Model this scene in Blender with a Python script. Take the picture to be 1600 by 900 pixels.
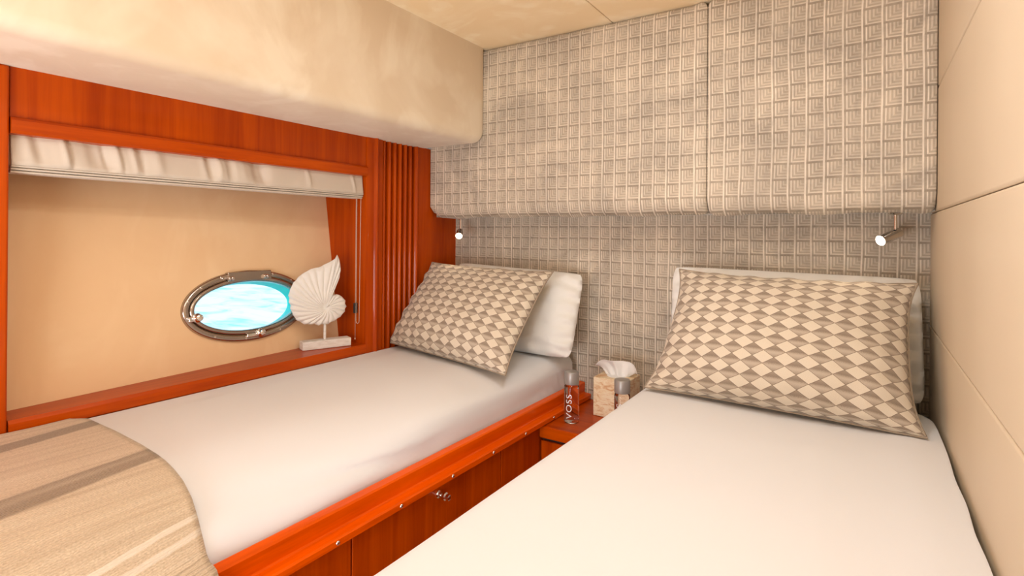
import bpy, bmesh, math, random
from mathutils import Vector, Matrix, noise
PI = math.pi
R = math.radians
for o in list(bpy.data.objects):
    bpy.data.objects.remove(o, do_unlink=True)
SC = bpy.context.scene
COL = SC.collection
random.seed(4)

# ------------------------------------------------------------------ camera
cd = bpy.data.cameras.new('camera')
cd.sensor_width = 36.0
cd.lens = 851.0 / 1600.0 * 36.0
cd.shift_y = -85.0 / 1600.0
cd.clip_start = 0.02
cam = bpy.data.objects.new('camera', cd)
COL.objects.link(cam)
cam.matrix_world = (Matrix.Translation((0, 0, 1.25)) @ Matrix.Rotation(R(33.0), 4, 'Z')
                    @ Matrix.Rotation(R(90), 4, 'X') @ Matrix.Rotation(R(0.45), 4, 'Z'))
SC.camera = cam

# ------------------------------------------------------------------ world, lights, exposure
world = bpy.data.worlds.new('sky')
SC.world = world
world.use_nodes = True
wn = world.node_tree
bg = wn.nodes['Background']
bg.inputs['Color'].default_value = (0.55, 0.80, 1.0, 1)
bg.inputs['Strength'].default_value = 1.25
sun = bpy.data.lights.new('sun', 'SUN')
sun.energy = 2.6
sun.angle = R(1)
sun.color = (1, 0.97, 0.92)
so = bpy.data.objects.new('sun', sun)
COL.objects.link(so)
so.rotation_euler = (R(25), R(38), 0)

WARM = (0.95, 0.98, 1.0)
DOWN = [(-0.55, 0.35, 1.8), (-0.20, 0.75, 3.2), (-0.80, -0.35, 1.8), (-0.20, -0.25, 2.6), (-0.55, 1.18, 3.8)]
for i, (x, y, e) in enumerate(DOWN):
    l = bpy.data.lights.new('downlight_lamp', 'AREA')
    l.shape = 'DISK'
    l.size = 0.20
    l.energy = e
    l.color = WARM
    lo = bpy.data.objects.new('downlight_lamp', l)
    COL.objects.link(lo)
    lo.location = (x, y, 2.066)

# added fill light, unseen behind the camera; the wall there has no doorway
dl = bpy.data.lights.new('rear_fill_light', 'AREA')
dl.shape = 'RECTANGLE'
dl.size, dl.size_y = 1.1, 1.85
dl.energy = 64.0
dl.color = (0.93, 0.99, 1.06)
do = bpy.data.objects.new('rear_fill_light', dl)
COL.objects.link(do)
do.location = (-0.75, -0.97, 1.0)
do.rotation_euler = (R(117), 0, 0)

SC.view_settings.view_transform = 'Standard'
SC.view_settings.look = 'None'
SC.view_settings.gamma = 1.0
SC.view_settings.use_curve_mapping = False
SC.view_settings.exposure = 0.07


# ------------------------------------------------------------------ node helpers
class NT:
    def __init__(s, name):
        s.m = bpy.data.materials.new(name)
        s.m.use_nodes = True
        s.t = s.m.node_tree
        s.b = s.t.nodes['Principled BSDF']
        s._pos = None

    def node(s, typ, **kw):
        n = s.t.nodes.new(typ)
        for k, v in kw.items():
            setattr(n, k, v)
        return n

    def put(s, sock, v):
        if isinstance(v, bpy.types.NodeSocket):
            s.t.links.new(v, sock)
        elif v is not None:
            sock.default_value = v

    def math(s, op, a, b=None, c=None, clamp=False):
        n = s.node('ShaderNodeMath', operation=op)
        n.use_clamp = clamp
        s.put(n.inputs[0], a)
        if b is not None: s.put(n.inputs[1], b)
        if c is not None: s.put(n.inputs[2], c)
        return n.outputs[0]

    def pos(s):
        if s._pos is None:
            s._pos = s.node('ShaderNodeNewGeometry').outputs['Position']
        return s._pos

    def uv(s):
        return s.node('ShaderNodeTexCoord').outputs['UV']

    def sep(s, v):
        n = s.node('ShaderNodeSeparateXYZ')
        s.put(n.inputs[0], v)
        return n.outputs

    def mapping(s, v, scale=(1, 1, 1), loc=(0, 0, 0), rot=(0, 0, 0)):
        n = s.node('ShaderNodeMapping')
        s.put(n.inputs['Vector'], v)
        n.inputs['Scale'].default_value = scale
        n.inputs['Location'].default_value = loc
        n.inputs['Rotation'].default_value = rot
        return n.outputs[0]

    def noise(s, v, scale=5, detail=3, rough=0.5, dist=0.0):
        n = s.node('ShaderNodeTexNoise')
        s.put(n.inputs['Vector'], v)
        n.inputs['Scale'].default_value = scale
        n.inputs['Detail'].default_value = detail
        n.inputs['Roughness'].default_value = rough
        n.inputs['Distortion'].default_value = dist
        return n.outputs['Fac']

    def ramp(s, f, stops):
        n = s.node('ShaderNodeValToRGB')
        s.put(n.inputs[0], f)
        e = n.color_ramp.elements
        e[0].position, e[0].color = stops[0][0], (*stops[0][1], 1)
        e[1].position, e[1].color = stops[-1][0], (*stops[-1][1], 1)
        for p, c in stops[1:-1]:
            q = e.new(p)
            q.color = (*c, 1)
        return n.outputs[0]

    def mix(s, f, a, b, mode='MIX'):
        n = s.node('ShaderNodeMix', data_type='RGBA', blend_type=mode)
        s.put(n.inputs[0], f)
        s.put(n.inputs[6], a if isinstance(a, bpy.types.NodeSocket) else (*a, 1))
        s.put(n.inputs[7], b if isinstance(b, bpy.types.NodeSocket) else (*b, 1))
        return n.outputs[2]

    def bump(s, h, strength=0.3, dist=0.002):
        n = s.node('ShaderNodeBump')
        n.inputs['Strength'].default_value = strength
        n.inputs['Distance'].default_value = dist
        s.put(n.inputs['Height'], h)
        s.t.links.new(n.outputs[0], s.b.inputs['Normal'])

    def set(s, **kw):
        al = dict(color='Base Color', rough='Roughness', metal='Metallic', sheen='Sheen Weight', coat='Coat Weight',
                  coatr='Coat Roughness', trans='Transmission Weight', ior='IOR', emit='Emission Color',
                  estr='Emission Strength', spec='Specular IOR Level', sheenr='Sheen Roughness', alpha='Alpha')
        for k, v in kw.items():
            if isinstance(v, tuple) and len(v) == 3: v = (*v, 1)
            s.put(s.b.inputs[al[k]], v)
        return s.m


M = {}


def wood(name, axis, dark=(0.32, 0.032, 0.0), mid=(0.46, 0.057, 0.0), light=(0.58, 0.083, 0.0), k=1.0, rough=0.30):
    n = NT(name)
    sc = [16.0 * k] * 3
    sc[axis] = 0.9 * k
    v = n.mapping(n.pos(), scale=tuple(sc))
    a = n.noise(v, 1.0, 5, 0.6, 1.1)
    sc2 = [120.0] * 3
    sc2[axis] = 4.0
    b = n.noise(n.mapping(n.pos(), scale=tuple(sc2)), 1.0, 2, 0.6)
    f = n.math('ADD', n.math('MULTIPLY', a, 0.8), n.math('MULTIPLY', b, 0.22))
    c = n.ramp(f, [(0.30, dark), (0.52, mid), (0.72, light)])
    n.bump(b, 0.02, 0.0004)
    M[name] = n.set(color=c, rough=rough, coat=0.26, coatr=0.08, spec=0.08)


wood('cherry_vertical', 2)
wood('cherry_along', 1)
wood('cherry_across', 0)
wood('cherry_polished_lit', 1, dark=(0.56, 0.060, 0.0), mid=(0.80, 0.098, 0.0), light=(0.90, 0.125, 0.0), rough=0.26)  # rail cherry: smoother, with bright light painted into its colour


def suede(name, c1, c2, scale=3.0, soft=0.35):
    n = NT(name)
    a = n.noise(n.mapping(n.pos(), scale=(1, 1.4, 1)), scale, 5, 0.55, 1.2)
    p = n.noise(n.mapping(n.pos(), scale=(1, 1.2, 0.8), rot=(0.5, 0.4, 0)), scale * 2.0, 3, 0.5, 1.6)
    sh_ = n.math('SUBTRACT', n.math('MULTIPLY', n.math('SUBTRACT', p, 0.50), 7.0, clamp=True), 0.5)   # brushed nap patches with clear edges
    f = n.math('ADD', a, n.math('MULTIPLY', sh_, 0.16))
    c = n.ramp(f, [(0.5 - soft / 2, c1), (0.5 + soft / 2, c2)])
    n.bump(n.noise(n.pos(), 260, 2), 0.08, 0.001)
    M[name] = n.set(color=c, rough=0.92, spec=0.15, sheen=0.25, sheenr=0.5)


suede('suede_cream', (0.735, 0.585, 0.41), (0.83, 0.705, 0.53), 1.5, 0.26)
suede('suede_ceiling', (0.87, 0.65, 0.37), (0.96, 0.79, 0.53), 1.8, 0.24)
suede('suede_hull', (0.83, 0.55, 0.305), (0.89, 0.63, 0.37), 1.6, 0.35)


def fabric():
    n = NT('embossed_fabric')
    P = 0.05065
    x, y, z = n.sep(n.pos())
    wob = n.math('MULTIPLY', n.math('SUBTRACT', n.noise(n.pos(), 4, 2), 0.5), 0.012)
    xx = n.math('ADD', x, wob)
    zz = n.math('ADD', z, wob)
    u = n.math('FRACT', n.math('DIVIDE', n.math('ADD', xx, 1.433 + 5.065), P))
    v = n.math('FRACT', n.math('DIVIDE', n.math('ADD', zz, -1.249 + 5.1), 0.0513))
    rid = n.math('LESS_THAN', u, 0.11)                       # light upright ridge
    grv = n.math('MULTIPLY', n.math('GREATER_THAN', u, 0.11), n.math('LESS_THAN', u, 0.22))
    row = n.math('LESS_THAN', v, 0.13)
    groove = n.math('MAXIMUM', grv, n.math('MULTIPLY', row, n.math('SUBTRACT', 1.0, rid)))
    m = n.math('MINIMUM', n.math('SUBTRACT', u, 0.22), n.math('SUBTRACT', v, 0.13))
    st = n.math('SINE', n.math('MULTIPLY', m, 2 * PI / 0.19))
    st = n.math('MULTIPLY_ADD', st, 0.5, 0.5)
    fade = n.math('SUBTRACT', 1.0, n.math('MULTIPLY', m, 0.7))
    st = n.math('MULTIPLY', st, fade)
    first = n.math('LESS_THAN', m, 0.15)
    st = n.math('MULTIPLY', st, n.math('MULTIPLY_ADD', first, 0.35, 0.72))
    low = n.math('LESS_THAN', n.math('SUBTRACT', v, 0.13), n.math('SUBTRACT', u, 0.22))
    st = n.math('MULTIPLY', st, n.math('SUBTRACT', 1.0, n.math('MULTIPLY', low, 0.38)))
    dot = n.math('MULTIPLY', n.math('GREATER_THAN', u, 0.84), n.math('GREATER_THAN', v, 0.80))
    st = n.math('MULTIPLY', st, n.math('SUBTRACT', 1.0, dot))
    h = n.math('MAXIMUM', st, n.math('MULTIPLY', rid, 0.68))
    h = n.math('MULTIPLY', h, n.math('SUBTRACT', 1.0, groove))
    h = n.math('SUBTRACT', h, n.math('MULTIPLY', n.math('MULTIPLY', row, n.math('SUBTRACT', 1.0, rid)), 0.18))
    soft = n.noise(n.mapping(n.pos(), scale=(1, 1, 1)), 11, 5, 0.65, 0.6)
    amp = n.math('MULTIPLY_ADD', soft, 1.1, 0.1, clamp=True)
    hh = n.math('ADD', 0.45, n.math('MULTIPLY', n.math('SUBTRACT', h, 0.45), amp))
    c = n.ramp(hh, [(0.0, (0.36, 0.30, 0.225)), (0.42, (0.60, 0.515, 0.405)), (0.95, (0.84, 0.75, 0.62))])
    cl = n.ramp(n.noise(n.pos(), 5, 5, 0.7, 0.8), [(0.36, (0.80, 0.79, 0.79)), (0.64, (1.14, 1.12, 1.10))])
    c = n.mix(1.0, c, cl, 'MULTIPLY')
    n.bump(h, 0.6, 0.0026)
    M['embossed_fabric'] = n.set(color=c, rough=0.75, sheen=0.35, sheenr=0.35, spec=0.25)


fabric()


def linen(name, c, bumpk=0.10, wr=0.0, rough=0.9):
    n = NT(name)
    f = n.noise(n.pos(), 700, 2)
    h = f
    if wr:
        w = n.noise(n.pos(), 14, 4, 0.55, 1.4)
        h = n.math('ADD', n.math('MULTIPLY', f, 0.15), n.math('MULTIPLY', w, wr))
    n.bump(h, bumpk, 0.004 if wr else 0.001)
    M[name] = n.set(color=c, rough=rough, sheen=0.15, spec=0.2)


linen('sheet', (0.80, 0.79, 0.79))
linen('pillowcase', (0.86, 0.83, 0.77), 0.7, 1.0)
linen('tissue_paper', (0.90, 0.87, 0.83), 0.2, 0.5)
linen('blind_cloth', (0.63, 0.535, 0.43), 0.15, 0.6)


def harlequin():
    n = NT('harlequin_weave')
    x, y, z = n.sep(n.uv())
    a = n.math('DIVIDE', x, 0.0560)
    b = n.math('DIVIDE', y, 0.0385)
    fu = n.math('ABSOLUTE', n.math('SUBTRACT', n.math('FRACT', a), 0.5))
    fv = n.math('ABSOLUTE', n.math('SUBTRACT', n.math('FRACT', b), 0.5))
    s = n.math('ADD', fu, fv)
    lightm = n.math('LESS_THAN', s, 0.485)
    edge = n.math('MULTIPLY', n.math('GREATER_THAN', s, 0.485), n.math('LESS_THAN', s, 0.525))
    bb = n.math('FRACT', n.math('ADD', b, 0.5))              # 0..1 over a dark lozenge
    speck = n.noise(n.mapping(n.uv(), scale=(1, 2.0, 1)), 650, 1, 0.5)
    dk = n.ramp(n.math('ADD', bb, n.math('MULTIPLY', n.math('SUBTRACT', speck, 0.5), 0.55)),
                [(0.0, (0.32, 0.25, 0.185)), (0.36, (0.53, 0.435, 0.335)), (0.52, (0.46, 0.37, 0.28)), (0.60, (0.27, 0.205, 0.15)), (1.0, (0.37, 0.29, 0.215))])
    lt = n.ramp(speck, [(0.3, (0.66, 0.56, 0.43)), (0.7, (0.76, 0.66, 0.52))])
    c = n.mix(lightm, dk, lt)
    c = n.mix(edge, c, (0.23, 0.17, 0.12))
    n.bump(n.math('ADD', lightm, n.math('MULTIPLY', speck, 0.5)), 0.25, 0.001)
    M['harlequin_weave'] = n.set(color=c, rough=0.85, sheen=0.2, spec=0.2)


harlequin()


def throwmat():
    n = NT('striped_knit')
    x, y, z = n.sep(n.uv())
    u = n.math('ADD', x, n.math('MULTIPLY', y, 0.15))
    jig = n.math('MULTIPLY', n.math('SUBTRACT', n.noise(n.uv(), 30, 2), 0.5), 0.006)
    uj = n.math('ADD', u, jig)
    base = n.ramp(n.noise(n.mapping(n.uv(), scale=(60, 1.5, 1)), 1.0, 3, 0.6),
                  [(0.3, (0.58, 0.44, 0.30)), (0.5, (0.70, 0.55, 0.385)), (0.72, (0.78, 0.64, 0.47))])
    # wide stripes, thin cream stripes and dark ribs by distance from the sill edge
    stripes = n.ramp(n.math('DIVIDE', uj, 1.1),
                     [(0.0, (0, 0, 0)), (0.058, (0, 0, 0)), (0.066, (1, 1, 1)), (0.106, (1, 1, 1)), (0.112, (0.1, 0.1, 0.1)),
                      (0.347, (0, 0, 0)), (0.355, (1, 1, 1)), (0.375, (0.75, 0.75, 0.75)), (0.385, (1, 1, 1)), (0.408, (1, 1, 1)), (0.414, (0, 0, 0)), (1.0, (0, 0, 0))])
    ribs = n.math('MULTIPLY_ADD', n.math('SINE', n.math('MULTIPLY', uj, 2 * PI / 0.0125)), 0.5, 0.5)
    ribm = n.math('MULTIPLY', n.math('POWER', ribs, 5.0), n.math('GREATER_THAN', u, 0.715))
    fine = n.math('MULTIPLY_ADD', n.math('SINE', n.math('MULTIPLY', uj, 2 * PI / 0.0048)), 0.5, 0.5)
    spk = n.noise(n.mapping(n.uv(), scale=(420, 200, 1)), 1.0, 1)
    c = n.mix(n.math('MULTIPLY', n.math('SUBTRACT', n.math('ADD', stripes, 0.0), n.math('MULTIPLY', spk, 0.5)), 1.1, clamp=True), base, (0.22, 0.155, 0.10))
    c = n.mix(n.math('MULTIPLY', ribm, 0.45), c, (0.27, 0.19, 0.12))
    cream = n.math('MULTIPLY', n.math('GREATER_THAN', uj, 0.640), n.math('LESS_THAN', uj, 0.651))
    cream2 = n.math('MULTIPLY', n.math('GREATER_THAN', uj, 0.672), n.math('LESS_THAN', uj, 0.685))
    c = n.mix(n.math('MULTIPLY', n.math('SUBTRACT', spk, 0.35), 1.3, clamp=True), c, (0.38, 0.27, 0.17))
    c = n.mix(n.math('MULTIPLY', n.math('POWER', fine, 3.0), 0.22), c, (0.34, 0.24, 0.15))
    c = n.mix(n.math('MULTIPLY', n.math('MAXIMUM', cream, cream2), n.math('MULTIPLY_ADD', spk, 0.7, 0.12)), c, (0.88, 0.79, 0.66))
    n.bump(n.math('ADD', n.math('MULTIPLY', fine, 0.6), n.math('ADD', spk, n.math('MULTIPLY', ribm, -1.2))), 0.5, 0.002)
    M['striped_knit'] = n.set(color=c, rough=0.95, sheen=0.3, spec=0.1)


throwmat()


def simple(name, c, rough=0.5, metal=0.0, **kw):
    n = NT(name)
    M[name] = n.set(color=c, rough=rough, metal=metal, **kw)


n = NT('leather_cream')
n.bump(n.noise(n.pos(), 420, 3, 0.6), 0.12, 0.0008)
M['leather_cream'] = n.set(color=n.ramp(n.noise(n.pos(), 2, 2), [(0.3, (0.66, 0.52, 0.36)), (0.7, (0.71, 0.57, 0.405))]), rough=0.52, spec=0.3)
simple('chrome', (0.80, 0.78, 0.76), 0.13, 1.0)
simple('steel_porthole', (0.46, 0.40, 0.35), 0.22, 1.0)
simple('dark_gap', (0.05, 0.025, 0.015), 0.7)
simple('black_plastic', (0.03, 0.028, 0.026), 0.45)
simple('cap_grey', (0.36, 0.33, 0.30), 0.38, 0.35)
simple('white_ink', (0.85, 0.83, 0.80), 0.5)
simple('bottle_glass', (0.97, 0.98, 0.98), 0.02, 0.0, trans=1.0, ior=1.33)
simple('window_glass', (0.97, 1.0, 1.0), 0.0, 0.0, trans=1.0, ior=1.02)
simple('water_lit_teal', (0.02, 0.85, 0.80), 0.4)  # turquoise bounce light from the water, painted into the lining colour
simple('bulb', (1, 0.9, 0.75), 0.3, 0.0, emit=(1.0, 0.86, 0.62), estr=9.0)
simple('lamp_diffuser', (1, 0.95, 0.85), 0.4, 0.0, emit=(1.0, 0.82, 0.62), estr=2.0)
simple('cord', (0.66, 0.58, 0.48), 0.4, 0.2)
simple('carpet', (0.60, 0.48, 0.35), 0.95)
simple('plain_cream', (0.70, 0.56, 0.40), 0.8)

n = NT('whitewashed_wood')
f = n.noise(n.mapping(n.pos(), scale=(30, 30, 120)), 1.0, 3, 0.6)
n.bump(f, 0.2, 0.001)
M['whitewashed_wood'] = n.set(color=n.ramp(f, [(0.3, (0.72, 0.66, 0.58)), (0.6, (0.86, 0.82, 0.76))]), rough=0.8)
simple('chalk_white', (0.84, 0.80, 0.74), 0.85)
n = NT('marbled_card')
f = n.noise(n.mapping(n.pos(), scale=(22, 22, 60), rot=(0, 0.5, 0)), 1.0, 5, 0.7, 1.2)
M['marbled_card'] = n.set(color=n.ramp(f, [(0.36, (0.66, 0.36, 0.17)), (0.48, (0.82, 0.62, 0.38)), (0.60, (0.88, 0.74, 0.52))]), rough=0.55)
n = NT('sea_water')
v = n.mapping(n.pos(), scale=(1.3, 2.6, 1))
f = n.noise(v, 0.55, 5, 0.6, 0.8)
n.bump(n.noise(v, 0.9, 4), 0.15, 0.2)
M['sea_water'] = n.set(color=n.ramp(f, [(0.34, (0.22, 0.68, 0.82)), (0.44, (0.62, 0.88, 0.95)), (0.56, (0.82, 0.95, 0.98))]), rough=0.35)


# ------------------------------------------------------------------ object helpers
def rootloc(o):
    v = Vector((0, 0, 0))
    while o is not None:
        v += o.location
        o = o.parent
    return v


def obj(name, bm, mat, parent=None, loc=None, smooth=True, bevel=0, seg=3, solid=0, sub=0, ang=40, label=None):
    """link a bmesh (in world coordinates) as ONE mesh object"""
    off = rootloc(parent) if parent else Vector((0, 0, 0))
    base = off + (Vector(loc) if loc and not parent else Vector((0, 0, 0)))
    bmesh.ops.translate(bm, verts=bm.verts, vec=-base)
    bmesh.ops.recalc_face_normals(bm, faces=bm.faces)
    me = bpy.data.meshes.new(name)
    bm.to_mesh(me)
    bm.free()
    if smooth:
        for p in me.polygons: p.use_smooth = True
        me.set_sharp_from_angle(angle=R(ang)) if hasattr(me, 'set_sharp_from_angle') else None
    me.materials.append(M[mat])
    o = bpy.data.objects.new(name, me)
    COL.objects.link(o)
    if parent:
        o.parent = parent
    elif loc:
        o.location = loc
    if solid:
        m = o.modifiers.new('s', 'SOLIDIFY')
        m.thickness = solid
        m.offset = 0
    if bevel:
        m = o.modifiers.new('b', 'BEVEL')
        m.width = bevel
        m.segments = seg
        m.limit_method = 'ANGLE'
        m.angle_limit = R(35)
        m.harden_normals = False
    if sub:
        m = o.modifiers.new('u', 'SUBSURF')
        m.levels = m.render_levels = sub
    if label: o['label'] = label
    return o


def tag(o, label, cat, group=None, kind=None):
    o['label'] = label
    o['category'] = cat
    if group: o['group'] = group
    if kind: o['kind'] = kind
    return o


def thing(name, loc, label, cat, group=None, kind=None):
    o = bpy.data.objects.new(name, None)
    COL.objects.link(o)
    o.location = loc
    o.empty_display_size = 0.05
    bpy.context.view_layer.update()
    return tag(o, label, cat, group, kind)


def BM(): return bmesh.new()


def box(bm, x0, x1, y0, y1, z0, z1):
    vs = [bm.verts.new((x, y, z)) for x in (x0, x1) for y in (y0, y1) for z in (z0, z1)]
    for f in ((0, 1, 3, 2), (4, 6, 7, 5), (0, 4, 5, 1), (2, 3, 7, 6), (0, 2, 6, 4), (1, 5, 7, 3)):
        bm.faces.new([vs[i] for i in f])
    return bm


def prism(bm, prof, a0, a1, axis='y'):
    """closed profile swept along an axis; prof pairs are (x,z) for y, (x,y) for z, (y,z) for x"""
    def P(p, a):
        return (p[0], a, p[1]) if axis == 'y' else ((p[0], p[1], a) if axis == 'z' else (a, p[0], p[1]))
    A = [bm.verts.new(P(p, a0)) for p in prof]
    B = [bm.verts.new(P(p, a1)) for p in prof]
    k = len(prof)
    for i in range(k):
        bm.faces.new((A[i], A[(i + 1) % k], B[(i + 1) % k], B[i]))
    bm.faces.new(A)
    bm.faces.new(B)
    return bm


def frame_axes(d):
    d = Vector(d).normalized()
    a = d.cross(Vector((0, 0, 1)))
    if a.length < 1e-3: a = Vector((1, 0, 0))
    a.normalize()
    return a, d.cross(a).normalized(), d


def lathe(bm, prof, origin, d=(0, 0, 1), n=28, cap=True):
    a, b, d = frame_axes(d)
    O = Vector(origin)
    rings = []
    for r, h in prof:
        rings.append([bm.verts.new(O + d * h + (a * math.cos(2 * PI * i / n) + b * math.sin(2 * PI * i / n)) * r) for i in range(n)])
    for q in range(len(rings) - 1):
        for i in range(n):
            bm.faces.new((rings[q][i], rings[q][(i + 1) % n], rings[q + 1][(i + 1) % n], rings[q + 1][i]))
    if cap:
        bm.faces.new(rings[0])
        bm.faces.new(rings[-1])
    return bm


def tube(bm, pts, r, n=8, closed=False, rf=None):
    pts = [Vector(p) for p in pts]
    rings = []
    k = len(pts)
    pa = None
    for i, p in enumerate(pts):
        t = (pts[(i + 1) % k] - pts[i - 1]) if closed else (pts[min(i + 1, k - 1)] - pts[max(i - 1, 0)])
        t.normalize()
        if pa is None:
            a = frame_axes(t)[0]
        else:
            a = (pa - t * pa.dot(t)).normalized()
        pa = a
        b = t.cross(a)
        rr = rf(i) if rf else r
        rings.append([bm.verts.new(p + (a * math.cos(2 * PI * j / n) + b * math.sin(2 * PI * j / n)) * rr) for j in range(n)])
    for q in range(k if closed else k - 1):
        for j in range(n):
            A, B = rings[q], rings[(q + 1) % k]
            bm.faces.new((A[j], A[(j + 1) % n], B[(j + 1) % n], B[j]))
    if not closed:
        bm.faces.new(rings[0])
        bm.faces.new(rings[-1])
    return bm


def grid(bm, nu, nv, fn, uvfn=None, flip=False):
    V = [[bm.verts.new(fn(i / nu, j / nv)) for j in range(nv + 1)] for i in range(nu + 1)]
    uvl = bm.loops.layers.uv.verify() if uvfn else None
    for i in range(nu):
        for j in range(nv):
            q = [(i, j), (i + 1, j), (i + 1, j + 1), (i, j + 1)]
            f = bm.faces.new([V[a][b] for a, b in q])
            if uvl:
                for l, (a, b) in zip(f.loops, q): l[uvl].uv = uvfn(a / nu, b / nv)
    return V


def rounded_box(bm, lo, hi, r, step=0.03, fn=None):
    """box with rolled edges and evenly divided faces, so cloth can be shaped"""
    def ticks(a, b):
        k = max(2, int((b - a - 2 * r) / step))
        e = [a + r * (1 - math.cos(PI / 2 * i / 5)) for i in range(5)]
        return e + [a + r + (b - a - 2 * r) * i / k for i in range(k + 1)] + [b - (x - a) for x in reversed(e)]
    T = [ticks(lo[i], hi[i]) for i in range(3)]
    cache = {}

    def vert(i, j, k):
        if (i, j, k) in cache: return cache[(i, j, k)]
        p = Vector((T[0][i], T[1][j], T[2][k]))
        c = Vector([min(max(p[q], lo[q] + r), hi[q] - r) for q in range(3)])
        d = p - c
        # cube to sphere mapping at the rolled edges
        if d.length > 1e-9:
            m = max(abs(d.x), abs(d.y), abs(d.z))
            dd = Vector([math.sin(PI / 2 * 0.5 * x / r * 1.0) if False else x for x in d])
            p = c + dd.normalized() * (r if m > r * 0.999 else d.length)
        if fn: p = fn(p)
        v = bm.verts.new(p)
        cache[(i, j, k)] = v
        return v
    n = [len(t) - 1 for t in T]
    for a in range(3):
        b, c = (a + 1) % 3, (a + 2) % 3
        for side in (0, n[a]):
            for i in range(n[b]):
                for j in range(n[c]):
                    q = []
                    for (s, t) in ((i, j), (i + 1, j), (i + 1, j + 1), (i, j + 1)):
                        w = [0, 0, 0]
                        w[a], w[b], w[c] = side, s, t
                        q.append(vert(*w))
                    if side: q.reverse()
                    bm.faces.new(q)
    return bm


def nz(x, y, z, s=1.0):
    return noise.noise(Vector((x * s, y * s, z * s)))


def ss(a, b, x):
    t = min(1.0, max(0.0, (x - a) / (b - a)))
    return t * t * (3 - 2 * t)


XL, XR, YB, ZC = -1.775, 0.175, 2.20, 2.083
YC = 1.995                                                   # front of the overhead cabinet
YF = -1.0

# ------------------------------------------------------------------ the room
o = obj('floor', box(BM(), -2.2, 0.3, YF - 0.1, YB + 0.1, -0.05, 0), 'carpet'); tag(o, 'cabin floor', 'floor', kind='structure')
b = BM()
box(b, -2.2, -0.8425, YF - 0.1, YB + 0.1, ZC, ZC + 0.05)
box(b, -0.8400, 0.3, YF - 0.1, YB + 0.1, ZC, ZC + 0.05)
o = obj('ceiling', b, 'suede_ceiling', bevel=0.003); tag(o, 'mottled tan suede ceiling with one fine seam', 'ceiling', kind='structure')
o = obj('wall_back', box(BM(), -2.2, 0.3, YB, YB + 0.08, 0, ZC), 'embossed_fabric')
tag(o, 'headboard wall in embossed taupe square-patterned fabric', 'wall', kind='structure')
o = obj('wall_front', box(BM(), -2.2, 0.3, YF - 0.08, YF, 0, ZC), 'plain_cream'); tag(o, 'cream wall at the foot of the berths', 'wall', kind='structure')
# leather wall: stacked padded panels
wr = thing('wall_right', (XR, 0.6, 0), 'cream leather wall of stacked padded panels', 'wall', kind='structure')
obj('backing', box(BM(), XR + 0.012, XR + 0.08, YF, YB, 0, ZC), 'leather_cream', wr)
for z0, z1 in ((0.0, 0.600), (0.602, 0.964), (0.966, 1.324), (1.326, 1.686), (1.688, ZC - 0.002)):
    for y0, y1 in ((YF, 0.30), (0.303, YB - 0.006)):
        obj('padded_panel', box(BM(), XR - 0.001, XR + 0.013, y0, y1, z0, z1), 'leather_cream', wr, bevel=0.0055, seg=4)
# soffit with rolled lower edge
b = BM()
prof = [(-2.15, 1.655), (-1.475, 1.655)]
for i in range(9):
    a = R(-90 + 90 * i / 8)
    prof.append((-1.490 + 0.040 * math.cos(a), 1.695 + 0.040 * math.sin(a)))
prof += [(-1.450, ZC), (-2.15, ZC)]
prof = [prof[0]] + prof[2:]
def soffit_pt(p, y):
    return (p[0], y, p[1])
k = len(prof)
ys = [YF, YC - 0.045] + [YC - 0.045 + 0.043 * math.sin(PI / 2 * i / 6) for i in range(1, 7)]
rings = []
for y in ys:
    ins = 0.0
    if y > YC - 0.045:
        t = (y - (YC - 0.045)) / 0.043
        ins = 0.022 * (1 - math.sqrt(max(0, 1 - t * t)))
    ring = []
    for (x, z) in prof:
        zz = z + (ins if z < 1.70 else 0)
        xx = x - (ins * 0.35 if x > -1.6 else 0)
        ring.append(b.verts.new((xx, y, zz)))
    rings.append(ring)
for q in range(len(rings) - 1):
    for i in range(k):
        b.faces.new((rings[q][i], rings[q][(i + 1) % k], rings[q + 1][(i + 1) % k], rings[q + 1][i]))
b.faces.new(rings[0]); b.faces.new(rings[-1])
o = obj('ceiling_soffit', b, 'suede_cream', ang=50)
tag(o, 'cream suede soffit boxed out over the hull side bed', 'soffit', kind='structure')

# hull lining plane with the oval opening
A = Vector((-1.948, 1.6, 0.775)); Bp = Vector((-2.045, 1.6, 1.417)); Cc = Vector((-1.878, 0.5, 0.775))
E1 = (A - Cc).normalized()
NH = (A - Cc).cross(Bp - A).normalized()
E2 = NH.cross(E1)
if E2.z < 0: E2 = -E2
if NH.x < 0: NH = -NH
def H(s, t, w=0.0): return A + E1 * s + E2 * t + NH * w
PC = (-0.412, 0.199)                                        # porthole centre in the hull plane
def ell(a, bb, ang, w, c=PC): return H(c[0] + a * math.cos(ang), c[1] + bb * math.sin(ang), w)
OA, OB = 0.214, 0.089
b = BM()
NE = 96
S0, S1, T0, T1 = -1.75, 0.02, -0.06, 0.88
inn, out, tun = [], [], []
for i in range(NE):
    a = 2 * PI * i / NE
    ca, sa = math.cos(a), math.sin(a)
    inn.append(b.verts.new(ell(OA + 0.012, OB + 0.012, a, 0)))
    ks = []
    if ca > 1e-9: ks.append((S1 - PC[0]) / ca)
    if ca < -1e-9: ks.append((S0 - PC[0]) / ca)
    if sa > 1e-9: ks.append((T1 - PC[1]) / sa)
    if sa < -1e-9: ks.append((T0 - PC[1]) / sa)
    kk = min(ks)
    out.append(b.verts.new(H(PC[0] + ca * kk, PC[1] + sa * kk)))
for i in range(NE):
    j = (i + 1) % NE
    b.faces.new((inn[i], inn[j], out[j], out[i]))
o = obj('wall_left', b, 'suede_hull', smooth=False, solid=0.006)
tag(o, 'tan suede hull lining around the oval porthole', 'wall', kind='structure')

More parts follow.
